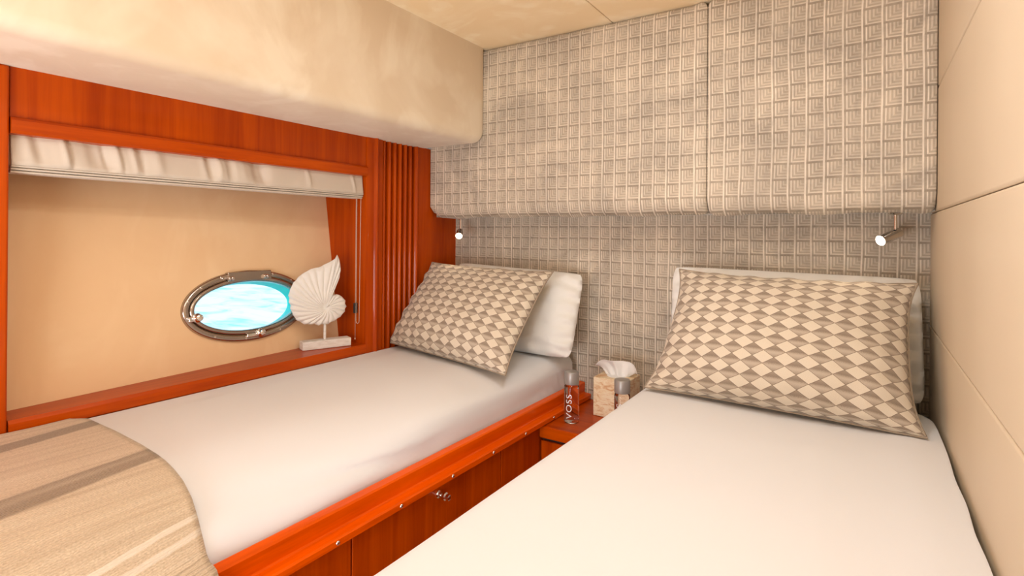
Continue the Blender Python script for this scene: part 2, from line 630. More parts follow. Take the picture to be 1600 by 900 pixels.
# cherry frame round the window recess
def struct(name, bm, mat, label, **kw):
    o = obj(name, bm, mat, **kw)
    return tag(o, label, 'trim', kind='structure')
struct('trim_1', box(BM(), XL - 0.40, XL - 0.004, 0.452, 1.60, 1.530, 1.656), 'cherry_vertical', 'flat cherry fascia above the blind', bevel=0.001)
b = BM()
prism(b, [(XL - 0.03, 1.530), (XL + 0.004, 1.529), (XL + 0.010, 1.522), (XL + 0.010, 1.496), (XL + 0.004, 1.489), (XL - 0.03, 1.487)], 0.452, 1.598)
struct('trim_2', b, 'cherry_along', 'rounded cherry moulding along the top of the window recess', ang=25)
struct('trim_3', box(BM(), XL - 0.35, XL + 0.006, YF, 0.450, 0.0, 1.655), 'cherry_vertical', 'cherry post at the foot end of the window recess', bevel=0.006)
b = BM()
prism(b, [(XL - 0.35, 1.600), (XL - 0.001, 1.600), (XL + 0.003, 1.610), (XL + 0.004, 1.636)] + [(XL + 0.004 + 0.011 * math.sin(PI * i / 10), 1.637 + 0.024 * i / 10) for i in range(11)] + [(XL + 0.001, 1.663), (XL, 1.690), (XL - 0.35, 1.690)], 0.60, 1.656, 'z')
struct('trim_4', b, 'cherry_vertical', 'cherry post at the head end of the window recess', ang=20)
# ribbed tambour panel and plain end panel
b = BM()
prof = [(XL - 0.06, 1.690)]
ns = 6
w = (1.893 - 1.692) / ns
for q in range(ns):
    y0 = 1.692 + q * w
    for i in range(9):
        t = i / 8
        prof.append((XL - 0.022 + 0.019 * math.sin(PI * t) ** 0.6, y0 + w * (0.14 + 0.66 * t)))
    prof.append((XL - 0.032, y0 + w * 0.83))
    prof.append((XL - 0.032, y0 + w * 1.10))
prof += [(XL - 0.022, 1.896), (XL - 0.06, 1.896)]
prism(b, prof, 0.6, 1.656, 'z')
struct('trim_5', b, 'cherry_vertical', 'ribbed cherry tambour panel beside the window', ang=35)
b = BM()
prism(b, [(XL - 0.06, 1.895), (XL - 0.004, 1.896)] + [(XL - 0.002 + 0.009 * math.sin(PI * i / 10), 1.897 + 0.018 * i / 10) for i in range(11)] + [(XL, 1.916), (XL, YB), (XL - 0.06, YB)], 0.6, 1.656, 'z')
struct('trim_6', b, 'cherry_vertical', 'plain cherry end panel beside the headboard', ang=20)
# sill
b = BM()
prism(b, [(-2.10, 0.735), (XL, 0.735), (XL + 0.006, 0.741), (XL + 0.006, 0.768), (XL, 0.777), (-2.10, 0.777)], 0.452, 1.600)
struct('trim_7', b, 'cherry_along', 'cherry window sill behind the bed', ang=30)
struct('trim_8', box(BM(), XL - 0.05, XL, 0.452, YB, 0, 0.735), 'cherry_along', 'cherry hull side panel behind the mattress')

# ------------------------------------------------------------------ porthole
win = thing('window_1', H(PC[0], PC[1] - 0.10), 'oval steel framed porthole looking onto turquoise water', 'porthole', kind='structure')
def ring_band(bm, prof, n=96):
    """prof: list of (grow, height) swept round the oval; closed loop"""
    rs = []
    for i in range(n):
        a = 2 * PI * i / n
        rs.append([bm.verts.new(ell(OA + g, OB + g, a, h)) for g, h in prof])
    k = len(prof)
    for i in range(n):
        A_, B_ = rs[i], rs[(i + 1) % n]
        for j in range(k):
            bm.faces.new((A_[j], A_[(j + 1) % k], B_[(j + 1) % k], B_[j]))
    return bm
fr = obj('frame', ring_band(BM(), [(0.022, 0.0), (0.022, 0.013), (0.026, 0.016), (0.038, 0.016), (0.042, 0.012), (0.044, 0.0)]), 'steel_porthole', win, ang=50)
leaf = obj('opening_ring', ring_band(BM(), [(0.0, -0.004), (0.0, 0.010), (0.004, 0.016), (0.010, 0.018), (0.016, 0.016), (0.019, 0.010), (0.019, -0.004)]), 'steel_porthole', win, ang=50)
b = BM()
gl = [b.verts.new(ell(OA + 0.002, OB + 0.002, 2 * PI * i / 64, 0.003)) for i in range(64)]
gk = [b.verts.new(ell(OA + 0.002, OB + 0.002, 2 * PI * i / 64, -0.001)) for i in range(64)]
b.faces.new(gl); b.faces.new(gk)
for i in range(64): b.faces.new((gl[i], gl[(i + 1) % 64], gk[(i + 1) % 64], gk[i]))
obj('pane', b, 'window_glass', win, ang=30)
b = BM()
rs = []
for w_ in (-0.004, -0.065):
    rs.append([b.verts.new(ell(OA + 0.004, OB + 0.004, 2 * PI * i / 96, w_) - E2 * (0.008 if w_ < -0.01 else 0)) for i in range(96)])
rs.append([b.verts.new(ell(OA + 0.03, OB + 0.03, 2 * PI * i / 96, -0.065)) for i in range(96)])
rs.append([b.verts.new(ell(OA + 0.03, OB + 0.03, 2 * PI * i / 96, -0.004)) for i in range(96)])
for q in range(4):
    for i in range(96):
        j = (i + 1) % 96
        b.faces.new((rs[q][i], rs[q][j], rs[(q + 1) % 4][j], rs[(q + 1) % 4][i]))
obj('reveal', b, 'water_lit_teal', win, label='lining of the hull cut-out, tinted teal by painted water light', ang=50)
# hinge along the top
def obox(bm, s0, s1, t0, t1, w0, w1):
    vs = [bm.verts.new(H(s, t, w)) for s in (s0, s1) for t in (t0, t1) for w in (w0, w1)]
    for f in ((0, 1, 3, 2), (4, 6, 7, 5), (0, 4, 5, 1), (2, 3, 7, 6), (0, 2, 6, 4), (1, 5, 7, 3)):
        bm.faces.new([vs[i] for i in f])
    return bm
hg = obj('hinge', obox(BM(), PC[0] - 0.088, PC[0] + 0.092, PC[1] + 0.092, PC[1] + 0.127, 0.0, 0.020), 'steel_porthole', win, bevel=0.002)
for s in (-0.092, -0.080, 0.052, 0.064):
    b = BM(); lathe(b, [(0.0075, 0), (0.0085, 0.002), (0.0085, 0.008), (0.0075, 0.010)], H(PC[0] + s, PC[1] + 0.104, 0.022), E1, 14)
    obj('hinge_barrel', b, 'chrome', hg, ang=50)
for ang in (20, 42, 66, 117, 140, 163, 190, 232, 262, 297, 320, 343):
    a = R(ang)
    b = BM(); lathe(b, [(0.0042, 0), (0.0040, 0.0012), (0.002, 0.002)], ell(OA + 0.033, OB + 0.033, a, 0.0155), NH, 12)
    obj('screw', b, 'chrome', fr, ang=50)
for (s, t, sgn) in ((-0.212, -0.022, -1), (0.022, -0.108, 1)):
    c0 = H(PC[0] + s, PC[1] + t, 0.012)
    b = BM()
    lathe(b, [(0.015, 0.0), (0.016, 0.004), (0.016, 0.010), (0.011, 0.013), (0.009, 0.018), (0.011, 0.021), (0.011, 0.026), (0.006, 0.029)], c0, NH, 24)
    dog = obj('latch_knob', b, 'chrome', win, ang=40)
    b = BM()
    if sgn > 0: obox(b, PC[0] + s - 0.055, PC[0] + s + 0.002, PC[1] + t - 0.010, PC[1] + t + 0.004, 0.012, 0.022)
    else: obox(b, PC[0] + s - 0.028, PC[0] + s + 0.004, PC[1] + t - 0.012, PC[1] + t + 0.006, 0.012, 0.022)
    obj('latch_arm', b, 'chrome', dog, bevel=0.003)
# the sea outside
b = BM()
box(b, -60, -2.9, -30, 70, -0.75, -0.65)
o = obj('sea', b, 'sea_water', smooth=False)
tag(o, 'pale turquoise rippled sea seen through the porthole', 'water', kind='stuff')

# ------------------------------------------------------------------ overhead cabinet
cab = thing('overhead_cabinet', (-0.8, 2.1, 1.32), 'long overhead cabinet upholstered in embossed taupe fabric, mounted above both beds', 'cabinet')
obj('body', box(BM(), XL + 0.002, XR - 0.002, YC + 0.052, YB - 0.002, 1.328, ZC - 0.003), 'embossed_fabric', cab)
def cab_door(x0, x1, left_round):
    r = 0.030
    def fn(p):
        q = p.copy()
        if q.y < YC + 0.03 and q.z < 1.40:
            k = ss(1.40, 1.325, q.z)
            q.z += 0.0035 * k * math.sin(q.x * 21 + 1.0) * (1 if q.z < 1.345 else 0.3)
            q.y += 0.002 * k * math.sin(q.x * 34)
        if q.y < YC + 0.03: q.y += 0.026 * ss(1.372, 1.318, q.z) ** 1.6 if q.z < 1.372 else 0
        side = max(ss(x0 + 0.03, x0 + 0.02, q.x) if False else (1 if q.x < x0 + 0.0245 else 0), 1 if q.x > x1 - 0.0245 else 0)
        if side and q.z > 1.35 and q.y < YC + 0.03:
            q.y = YC - 0.001 + (q.y - YC + 0.001) * 0.22
        q.y += 0.0016 * nz(q.x, q.z, 0, 5)
        return q
    b = BM()
    rounded_box(b, (x0, YC - 0.001, 1.322), (x1, YC + 0.052, ZC - 0.001), 0.024, 0.03, fn)
    if left_round:
        for v in b.verts:
            dx = max(0, (XL + 0.05) - v.co.x); dz = max(0, 1.372 - v.co.z)
            if dx > 0 and dz > 0:
                L = math.hypot(dx, dz)
                mx = max(dx, dz)
                if L > 1e-6:
                    v.co.x += dx * (1 - mx / L); v.co.z += dz * (1 - mx / L)
    return b
obj('upholstered_door', cab_door(XL + 0.003, -0.4765, True), 'embossed_fabric', cab, ang=60)
obj('upholstered_door', cab_door(-0.4745, XR - 0.003, False), 'embossed_fabric', cab, ang=60)

# ------------------------------------------------------------------ reading lamps under the cabinet
def reading_lamp(x, bulb, back, label):
    y = 2.07
    t = thing('reading_lamp', (x, y, 1.324), label, 'reading lamp', 'reading lamps under the cabinet')
    obj('mounting_plate', lathe(BM(), [(0.019, 0.0), (0.020, -0.003), (0.016, -0.007), (0.006, -0.009)], (x, y, 1.325), n=28), 'chrome', t)
    obj('stem', lathe(BM(), [(0.0042, 0), (0.0042, -0.046)], (x, y, 1.318), n=16), 'chrome', t)
    B_ = Vector(bulb)
    d = (B_ - Vector(back)).normalized()
    L = (B_ - Vector(back)).length
    hd = obj('lamp_head', lathe(BM(), [(0.006, 0.0), (0.0145, 0.004), (0.0155, 0.010), (0.0155, L - 0.004), (0.0170, L - 0.002), (0.0170, L + 0.003), (0.0158, L + 0.003), (0.0155, L)], back, d, 26), 'chrome', t, ang=40)
    b = BM(); lathe(b, [(0.0154, 0.0), (0.0150, 0.004), (0.011, 0.0075), (0.004, 0.0090)], B_, d, 24)
    obj('bulb', b, 'bulb', hd, label='glowing bulb face')
    l = bpy.data.lights.new('reading_light', 'SPOT')
    l.energy = 0.9; l.spot_size = R(120); l.spot_blend = 0.8; l.shadow_soft_size = 0.012; l.color = (1, 0.82, 0.6)
    lo = bpy.data.objects.new('reading_light', l); COL.objects.link(lo)
    lo.location = B_ + d * 0.012
    lo.rotation_euler = d.to_track_quat('-Z', 'Y').to_euler()
reading_lamp(-1.640, (-1.630, 2.045, 1.238), (-1.652, 2.082, 1.262), 'small chrome reading lamp over the hull side bed, by the cherry panel')
reading_lamp(0.077, (0.040, 2.035, 1.238), (0.090, 2.090, 1.264), 'small chrome reading lamp over the right hand bed, by the leather wall')

# ------------------------------------------------------------------ ceiling downlights (out of view, they light the room)
DNAME = ['over the middle of the aisle', 'over the foot of the right hand bed', 'by the far end of the soffit', 'in the corner by the leather wall', 'nearest the overhead cabinet']
for i, (x, y, e) in enumerate(DOWN):
    t = thing('ceiling_downlight', (x, y, ZC), 'round recessed ceiling downlight ' + DNAME[i], 'ceiling light', 'ceiling downlights')
    obj('trim_ring', lathe(BM(), [(0.105, -0.012), (0.125, -0.008), (0.128, 0.0), (0.100, 0.0)], (x, y, ZC), n=40), 'chrome', t)
    obj('diffuser', lathe(BM(), [(0.102, -0.010), (0.102, 0.0)], (x, y, ZC), n=40), 'lamp_diffuser', t)

# ------------------------------------------------------------------ hull side berth
RX = -1.006
bt = thing('berth_base', (-1.4, 1.15, 0), 'cherry berth base under the hull side bed, with screwed rail and drawers', 'bed base')
obj('carcass', box(BM(), XL + 0.002, -1.050, 0.03, YB - 0.003, 0.0, 0.470), 'cherry_vertical', bt)
b = BM()
prism(b, [(-1.066, 0.472), (-1.066, 0.596), (-1.062, 0.600), (-1.040, 0.598), (-1.036, 0.594), (-1.037, 0.556), (-1.034, 0.552),
          (-1.010, 0.551), (-1.006, 0.547), (-1.006, 0.532), (-1.010, 0.529), (-1.040, 0.529), (-1.040, 0.472)], 0.03, YB - 0.004)
rail = obj('bed_rail', b, 'cherry_polished_lit', bt, ang=25)
for y in (0.217, 0.421, 0.625, 0.830, 1.033, 1.244, 1.452, 1.651, 1.858, 2.06):
    b = BM(); lathe(b, [(0.0055, 0), (0.0052, 0.0015), (0.0035, 0.003), (0.001, 0.0034)], (RX - 0.0005, y, 0.540), (1, 0, 0), 14)
    obj('screw', b, 'chrome', rail)
for y0, y1, kn in ((0.04, 0.240, False), (0.244, 0.889, True), (0.893, 1.528, True), (1.532, YB - 0.01, False)):
    fr_ = obj('drawer_front' if kn else 'side_panel', box(BM(), -1.052, -1.030, y0, y1, 0.10, 0.5285), 'cherry_vertical', bt, bevel=0.0025)
    if kn:
        yk = (y0 + y1) / 2 - 0.005
        b = BM()
        lathe(b, [(0.010, 0.0), (0.011, 0.004), (0.0065, 0.006), (0.006, 0.016), (0.0085, 0.019), (0.0115, 0.023), (0.0115, 0.030), (0.0080, 0.033), (0.0085, 0.037), (0.0085, 0.043), (0.005, 0.045)],
              (-1.031, yk, 0.497), (1, 0, 0), 24)
        obj('knob', b, 'chrome', fr_, label='round chrome push knob', ang=45)

# mattress in its fitted sheet
def lmat(p):
    q = p.copy()
    top = ss(0.60, 0.70, q.z)
    q.z += top * 0.003
    sh = max(0.0, (p.x + 1.36) / 0.29)
    q.z -= 0.125 * sh ** 2.2 * (1 - 0.62 * ss(0.64, 1.35, q.y) - 0.26 * ss(1.6, 2.1, q.y)) * max(0, (p.z - 0.472) / 0.263)
    q.z += top * 0.0035 * nz(q.x, q.y, 3.1, 3.2)
    if q.x < -1.705 and p.z > 0.679: q.z = 0.7395 - 0.004 * (q.x + 1.765) / 0.06
    if q.x > -1.15:
        k = 1 - ss(0.64, 0.74, q.z)
        q.x += k * (0.006 * math.sin(q.z * 60 + q.y * 2.2) * (0.4 + nz(q.y, q.z * 2, 1, 2.2)) - 0.002)
        # gathered corner pleats at the head end
        g = ss(1.78, 2.02, q.y) * (1 - ss(0.62, 0.70, q.z))
        q.x += g * 0.006 * math.sin(q.y * 120 + q.z * 70)
        # a soft diagonal sag
        dd = q.z - (0.640 + 0.035 * math.sin(q.y * 2.6 + 0.6))
        q.x -= 0.011 * math.exp(-(dd / 0.012) ** 2) * (1 - g)
        q.x = min(q.x, -1.069 if q.z < 0.615 else -1.060)
    if q.y > 2.1 and q.x > -1.2:
        q.z -= 0.004 * top * ss(2.1, 2.19, q.y)
    return q
b = BM()
rounded_box(b, (XL + 0.010, 0.04, 0.472), (-1.072, 2.190, 0.735), 0.055, 0.022, lmat)
o = obj('mattress', b, 'sheet', loc=(-1.42, 1.1, 0.472), ang=60)
tag(o, 'narrow mattress in white fitted sheet on hull side berth, partly under the striped throw', 'mattress')

# ------------------------------------------------------------------ right hand berth
bt = thing('berth_base', (-0.23, 1.15, 0), 'cherry berth base under the right hand bed, by the leather wall', 'bed base')
obj('carcass', box(BM(), -0.605, XR - 0.008, 0.20, YB - 0.003, 0.0, 0.432), 'cherry_vertical', bt)
for y0, y1 in ((0.21, 0.985), (0.99, 1.74)):
    obj('side_panel', box(BM(), -0.625, -0.6055, y0, y1, 0.08, 0.428), 'cherry_vertical', bt, bevel=0.0025)
def rmat(p):
    q = p.copy()
    top = ss(0.62, 0.71, q.z)
    q.z += top * 0.004 * nz(q.x, q.y, 7.7, 2.6)
    # wall side: rolled edge, low at the head
    q.z -= top * 0.050 * ss(-0.02, 0.17, q.x) * ss(1.90, 2.17, q.y)
    q.z += top * 0.006 * ss(0.0, 0.13, q.x) * (1 - ss(1.7, 1.95, q.y))
    kk = (1 - ss(1.80, 2.12, q.y))
    if p.x > 0.119 and p.z > 0.69:
        q.z += (0.742 - q.z) * kk * ss(0.69, 0.715, p.z)
    if q.x > 0.12:
        q.x += 0.002 - 0.003 * (0.5 + 0.5 * math.sin(q.y * 17 + 2 * math.sin(q.y * 5)))
    # faint ironed creases
    c1 = q.x - (-0.075 - 0.05 * (q.y - 1.2))
    q.z += top * 0.0022 * math.exp(-(c1 / 0.010) ** 2)
    c2 = (q.x + 0.35) * 0.65 - (q.y - 1.05) * 0.76
    q.z += top * 0.0014 * math.exp(-(c2 / 0.010) ** 2) * ss(-0.62, -0.5, q.x) * (1 - ss(-0.3, -0.1, q.x))
    if q.x < -0.58:
        q.x += (1 - ss(0.64, 0.72, q.z)) * 0.006 * nz(0, q.y, q.z, 5)
    return q
b = BM()
rounded_box(b, (-0.645, 0.22, 0.434), (XR - 0.006, 2.175, 0.737), 0.050, 0.016, rmat)
o = obj('mattress', b, 'sheet', loc=(-0.23, 1.2, 0.434), ang=60)
tag(o, 'wide mattress in a smooth white sheet on the right hand berth, against the leather wall', 'mattress')


# ------------------------------------------------------------------ pillows
def pillow(name, mat, BL, BR, TR, TL, front, backb, pull, label, cat, group, seed=0, zmin=0.74, wr=0.004, n=(56, 44), piping=None, power=2.6, extra=None, rc=0.0):
    BL, BR, TR, TL = map(Vector, (BL, BR, TR, TL))
    W = ((BR - BL).length + (TR - TL).length) / 2
    Hh = ((TL - BL).length + (TR - BR).length) / 2
    nn = (BR - BL).cross(TL - BL).normalized()
    if nn.y > 0: nn = -nn
    cen = (BL + BR + TL + TR) / 4

    def flat(s, t):
        a, c = 2 * s - 1, 2 * t - 1
        # pulled-in edges leave ears at the corners
        a2 = a * (1 - pull[0] * (1 - abs(c) ** 3.4))
        c2 = c * (1 - pull[1] * (1 - abs(a) ** 3.0) * (1.0 if c > 0 else 0.3))
        a2 *= 1 - rc * abs(c) ** 9
        c2 *= 1 - rc * abs(a) ** 9
        s2, t2 = (a2 + 1) / 2, (c2 + 1) / 2
        return BL * (1 - s2) * (1 - t2) + BR * s2 * (1 - t2) + TR * s2 * t2 + TL * (1 - s2) * t2

    def fix(p):
        if p.z < zmin: p.z = zmin
        if p.y > YB - 0.006: p.y = YB - 0.006
        if p.x > XR - 0.006: p.x = XR - 0.006
        if p.z < 1.2 and p.x < XL + 0.012: p.x = XL + 0.012
        return p

    def surf(side):
        def f(s, t):
            a, c = abs(2 * s - 1), abs(2 * t - 1)
            th = (max(0, 1 - a ** power) * max(0, 1 - c ** power)) ** (0.52 if side > 0 else 0.62)
            sag = 1 + 0.18 * (0.5 - t) * 2
            wv = wr * nz(s * 3 + seed, t * 3, side, 2.2) + wr * 0.6 * nz(s * 8 + seed, t * 8, side + 5, 1.5)
            # gathers running in from the corners and edges
            ed = max(a, c)
            wv += wr * 0.9 * math.sin(40 * (s if c > a else t) + seed) * ss(0.72, 0.97, ed) * (1 - ss(0.97, 1.0, ed))
            p = flat(s, t) + nn * (th * sag * (front if side > 0 else -backb) + wv * min(1, th * 3) * (1 if side > 0 else -1))
            if extra and side > 0: p = extra(p, s, t)
            return fix(p)
        return f
    bm = BM()
    # finer spacing near the rim
    def sp(x): return 0.5 - 0.5 * math.cos(PI * x) if True else x
    def sp2(x): return 0.55 * x + 0.45 * sp(x)
    for side in (1, -1):
        f = surf(side)
        # cloth is laid out by its true length over the swell
        def run(path):
            d = [0.0]
            for i in range(1, len(path)): d.append(d[-1] + (path[i] - path[i - 1]).length)
            return [q - d[-1] / 2 for q in d]
        US = run([f(sp2(i / n[0]), 0.5) for i in range(n[0] + 1)])
        VS = run([f(0.5, sp2(j / n[1])) for j in range(n[1] + 1)])
        grid(bm, n[0], n[1], lambda s, t: f(sp2(s), sp2(t)),
             lambda s, t: (US[round(s * n[0])] + 5.02, VS[round(t * n[1])] + 5.01))
    bmesh.ops.remove_doubles(bm, verts=bm.verts, dist=0.0004)
    base = Vector((cen.x, cen.y, zmin))
    if piping:
        root = thing(name, base, label, cat, group)
        obj('cover', bm, mat, root, ang=70)
        loop = []
        K = 60
        for i in range(K): loop.append(flat(i / K, 0))
        for i in range(K): loop.append(flat(1, i / K))
        for i in range(K): loop.append(flat(1 - i / K, 1))
        for i in range(K): loop.append(flat(0, 1 - i / K))
        loop = [fix(p + Vector((0, 0, 0.001))) for p in loop]
        pb = BM()
        tube(pb, loop, 0.0032, 6, closed=True)
        obj('piping', pb, piping, root)
        return root
    o = obj(name, bm, mat, loc=base, ang=70)
    return tag(o, label, cat, group)


simple('taupe_piping', (0.36, 0.28, 0.20), 0.85)
pillow('sleeping_pillow', 'pillowcase', (-1.70, 2.00, 0.742), (-1.000, 1.985, 0.740), (-1.005, 2.115, 1.082), (-1.690, 2.115, 1.108), 0.065, 0.055, (0.0, 0.015),
       'white cotton pillow standing behind the patterned cushion on the hull side bed', 'pillow', 'white pillows against the headboard', 3, 0.739, 0.009, power=3.4, rc=0.045)
pillow('decorative_cushion', 'harlequin_weave', (-1.775, 1.735, 0.762), (-1.072, 1.615, 0.745), (-1.085, 1.985, 1.092), (-1.745, 1.985, 1.108), 0.095, 0.045, (0.055, 0.05),
       'harlequin patterned taupe cushion leaning at a slant on the hull side bed', 'cushion', 'harlequin cushions on the beds', 1, 0.738, 0.006, piping='taupe_piping')
pillow('sleeping_pillow', 'pillowcase', (-0.60, 1.99, 0.748), (0.152, 2.02, 0.748), (0.145, 2.120, 1.120), (-0.626, 2.115, 1.130), 0.050, 0.055, (0.0, 0.01),
       'white cotton pillow standing behind the patterned cushion on the right hand bed', 'pillow', 'white pillows against the headboard', 8, 0.746, 0.009, power=3.4, rc=0.035)
pillow('decorative_cushion', 'harlequin_weave', (-0.605, 1.735, 0.750), (0.132, 1.705, 0.745), (0.130, 1.985, 1.112), (-0.568, 1.995, 1.124), 0.115, 0.045, (0.085, 0.075),
       'harlequin patterned taupe cushion upright on the right hand bed, by the leather wall', 'cushion', 'harlequin cushions on the beds', 6, 0.7485, 0.007, piping='taupe_piping')

# ------------------------------------------------------------------ striped throw over the foot of the hull side bed
prof = [(-1.762, 0.7475), (-1.70, 0.7490), (-1.55, 0.7485), (-1.40, 0.7480), (-1.33, 0.7460), (-1.29, 0.7410), (-1.255, 0.7330), (-1.206, 0.7190), (-1.162, 0.6970),
        (-1.131, 0.6700), (-1.099, 0.6370), (-1.078, 0.6140), (-1.062, 0.6050), (-1.045, 0.6035), (-1.032, 0.6000), (-1.022, 0.585), (-1.010, 0.563), (-0.999, 0.550), (-0.997, 0.50), (-0.996, 0.42), (-0.994, 0.30)]
arc = [0]
for i in range(1, len(prof)): arc.append(arc[-1] + math.hypot(prof[i][0] - prof[i - 1][0], prof[i][1] - prof[i - 1][1]))
def pt(u):
    L = u * arc[-1]
    for i in range(1, len(prof)):
        if L <= arc[i] + 1e-9:
            t = (L - arc[i - 1]) / (arc[i] - arc[i - 1])
            return (prof[i - 1][0] + (prof[i][0] - prof[i - 1][0]) * t, prof[i - 1][1] + (prof[i][1] - prof[i - 1][1]) * t)
    return prof[-1]
def thr(u, v):
    x, z = pt(u)
    L = u * arc[-1]
    y1 = 0.595 - 0.035 * ss(0.50, 0.85, L) + 0.004 * math.sin(L * 9) - 0.022 * (1 - ss(0.0, 0.05, L))
    y = 0.06 + (y1 - 0.06) * v
    return Vector((x, y, z + 0.0015 * nz(L, y, 0, 9) + 0.0022))
b = BM()
grid(b, 150, 40, thr, lambda u, v: (u * arc[-1], 0.06 + 0.53 * v - 0.6))
o = obj('throw_blanket', b, 'striped_knit', loc=(-1.4, 0.3, 0.745), solid=0.005, ang=70)
tag(o, 'beige striped knitted throw draped over the foot of the hull side bed', 'blanket')

# ------------------------------------------------------------------ nightstand between the beds
nt_ = thing('nightstand', (-0.83, 1.99, 0), 'low cherry nightstand fitted between the two beds', 'nightstand')
obj('top', box(BM(), -1.028, -0.652, 1.780, YB - 0.004, 0.483, 0.5275), 'cherry_across', nt_, bevel=0.005)
obj('body', box(BM(), -1.026, -0.655, 1.805, YB - 0.006, 0.02, 0.482), 'dark_gap', nt_)
dr = obj('door', box(BM(), -1.024, -0.657, 1.790, 1.8045, 0.06, 0.470), 'cherry_vertical', nt_, bevel=0.002)
obj('knob', lathe(BM(), [(0.009, 0), (0.006, 0.004), (0.006, 0.012), (0.011, 0.018), (0.010, 0.026), (0.004, 0.028)], (-0.70, 1.7905, 0.36), (0, -1, 0), 20), 'chrome', dr)

# ------------------------------------------------------------------ bottles
def text_mesh(txt, size):
    cu = bpy.data.curves.new('t', 'FONT')
    cu.body = txt
    cu.size = size
    cu.extrude = 0
    cu.space_character = 1.12
    ob = bpy.data.objects.new('t', cu)
    COL.objects.link(ob)
    bpy.context.view_layer.update()
    me = bpy.data.meshes.new_from_object(ob.evaluated_get(bpy.context.evaluated_depsgraph_get()))
    bpy.data.objects.remove(ob, do_unlink=True)
    return me
def bottle(x, y, face, label):
    z0 = 0.5285
    r = 0.0285
    t = thing('water_bottle', (x, y, z0), label, 'bottle', 'water bottles on the nightstand')
    b = BM()
    lathe(b, [(0.004, 0.003), (r - 0.006, 0.003), (r - 0.003, 0.0), (r - 0.0005, 0.003), (r, 0.008), (r, 0.135), (r - 0.001, 0.140), (r - 0.006, 0.147), (0.018, 0.150)], (x, y, z0), n=44)
    obj('glass_body', b, 'bottle_glass', t, ang=35)
    b = BM()
    lathe(b, [(0.0215, 0.1465), (r - 0.0002, 0.1465), (r + 0.0004, 0.149), (r + 0.0004, 0.190), (r - 0.0015, 0.1935), (r - 0.005, 0.1945)], (x, y, z0), n=44)
    obj('cap', b, 'cap_grey', t, ang=35, label='matt grey cylindrical cap')
    me = text_mesh('VOSS', 0.040)
    b = BM()
    b.from_mesh(me)
    bmesh.ops.subdivide_edges(b, edges=b.edges, cuts=2, use_grid_fill=False)
    for v in b.verts:
        u, w_ = v.co.x, v.co.y - 0.014                      # u runs up the bottle
        a = face - w_ * 0.8 / r
        v.co = Vector((x + (r + 0.0004) * math.cos(a), y + (r + 0.0004) * math.sin(a), z0 + 0.018 + u * 0.93))
    # text reads upwards: its up direction points to the left
    obj('lettering', b, 'white_ink', t, smooth=False, label='white upright brand lettering')
camdir = lambda x, y: math.atan2(0 - y, 0 - x)
bottle(-0.945, 1.885, camdir(-0.938, 1.885) - 0.38, 'clear water bottle with grey cap standing beside the bed rail, left of the tissue box')
bottle(-0.740, 1.885, camdir(-0.740, 1.885) - 0.38, 'grey capped water bottle half hidden by the right hand bed, beside the tissue box')

# ------------------------------------------------------------------ tissue box
tb = thing('tissue_box', (-0.836, 2.068, 0.5285), 'cream marbled cube tissue box on the nightstand with a white tissue pulled up', 'tissue box')
bx0, bx1, by0, by1, bz1 = -0.908, -0.764, 2.002, 2.140, 0.682
obj('carton', box(BM(), bx0, bx1, by0, by1, 0.5285, bz1), 'marbled_card', tb, bevel=0.003)
b = BM()
lathe(b, [(0.001, 0), (0.040, 0), (0.040, 0.0008), (0.001, 0.0008)], (-0.836, 2.071, bz1), n=32)
obj('opening_film', b, 'tissue_paper', tb)
def tis(u, v):
    a = 2 * u - 1
    # fan: narrow at the slot, wide and drooping at the top
    w_ = 0.040 + 0.048 * v ** 0.7
    x = -0.836 + a * w_ + 0.012 * v
    hgt = 0.072 * math.sin(PI / 2 * v) * (1 - 0.50 * abs(a) ** 2.2) + 0.005 * v * math.sin(9 * u)
    if a < -0.3: x -= 0.012 * v * v
    if a > 0.5: hgt -= 0.016 * v * v * (a - 0.5) * 2
    y = 2.071 - 0.020 * v + 0.013 * math.sin(7.5 * u + 2.5 * v) * (0.3 + v) + 0.006 * math.sin(19 * u + 4 * v)
    return Vector((x, y, bz1 - 0.004 + hgt))
b = BM()
grid(b, 40, 22, tis)
obj('tissue', b, 'tissue_paper', tb, solid=0.0012, ang=80, label='white folded tissue standing up out of the box')

# ------------------------------------------------------------------ carved shell on its stand
P0 = Vector((-1.833, 1.452, 0.7775))
U = Vector((0.069, 0.184, 0)).normalized()                   # along the base
Nn = Vector((U.y, -U.x, 0))                                  # towards the room
def S(u, z, w_=0): return P0 + U * u + Vector((0, 0, z)) + Nn * w_
sh = thing('shell_sculpture', P0 - Nn * 0.02, 'whitewashed carved nautilus shell on a rod and block, on the window sill by the porthole', 'sculpture')
b = BM()
vs = [b.verts.new(S(u, z, w_)) for u in (-0.098, 0.098) for w_ in (-0.050, 0.0) for z in (0.0, 0.034)]
for f in ((0, 1, 3, 2), (4, 6, 7, 5), (0, 4, 5, 1), (2, 3, 7, 6), (0, 2, 6, 4), (1, 5, 7, 3)): b.faces.new([vs[i] for i in f])
obj('block', b, 'whitewashed_wood', sh, bevel=0.003)
wc = -0.025
kx, kz = 0.000555 / 0.80, 0.000555
cx, cz = 325, 470                                            # shell eye in the crop
def cs(x, y):  return ((x - 333) * kx, (700 - y) * kz + 0.034)
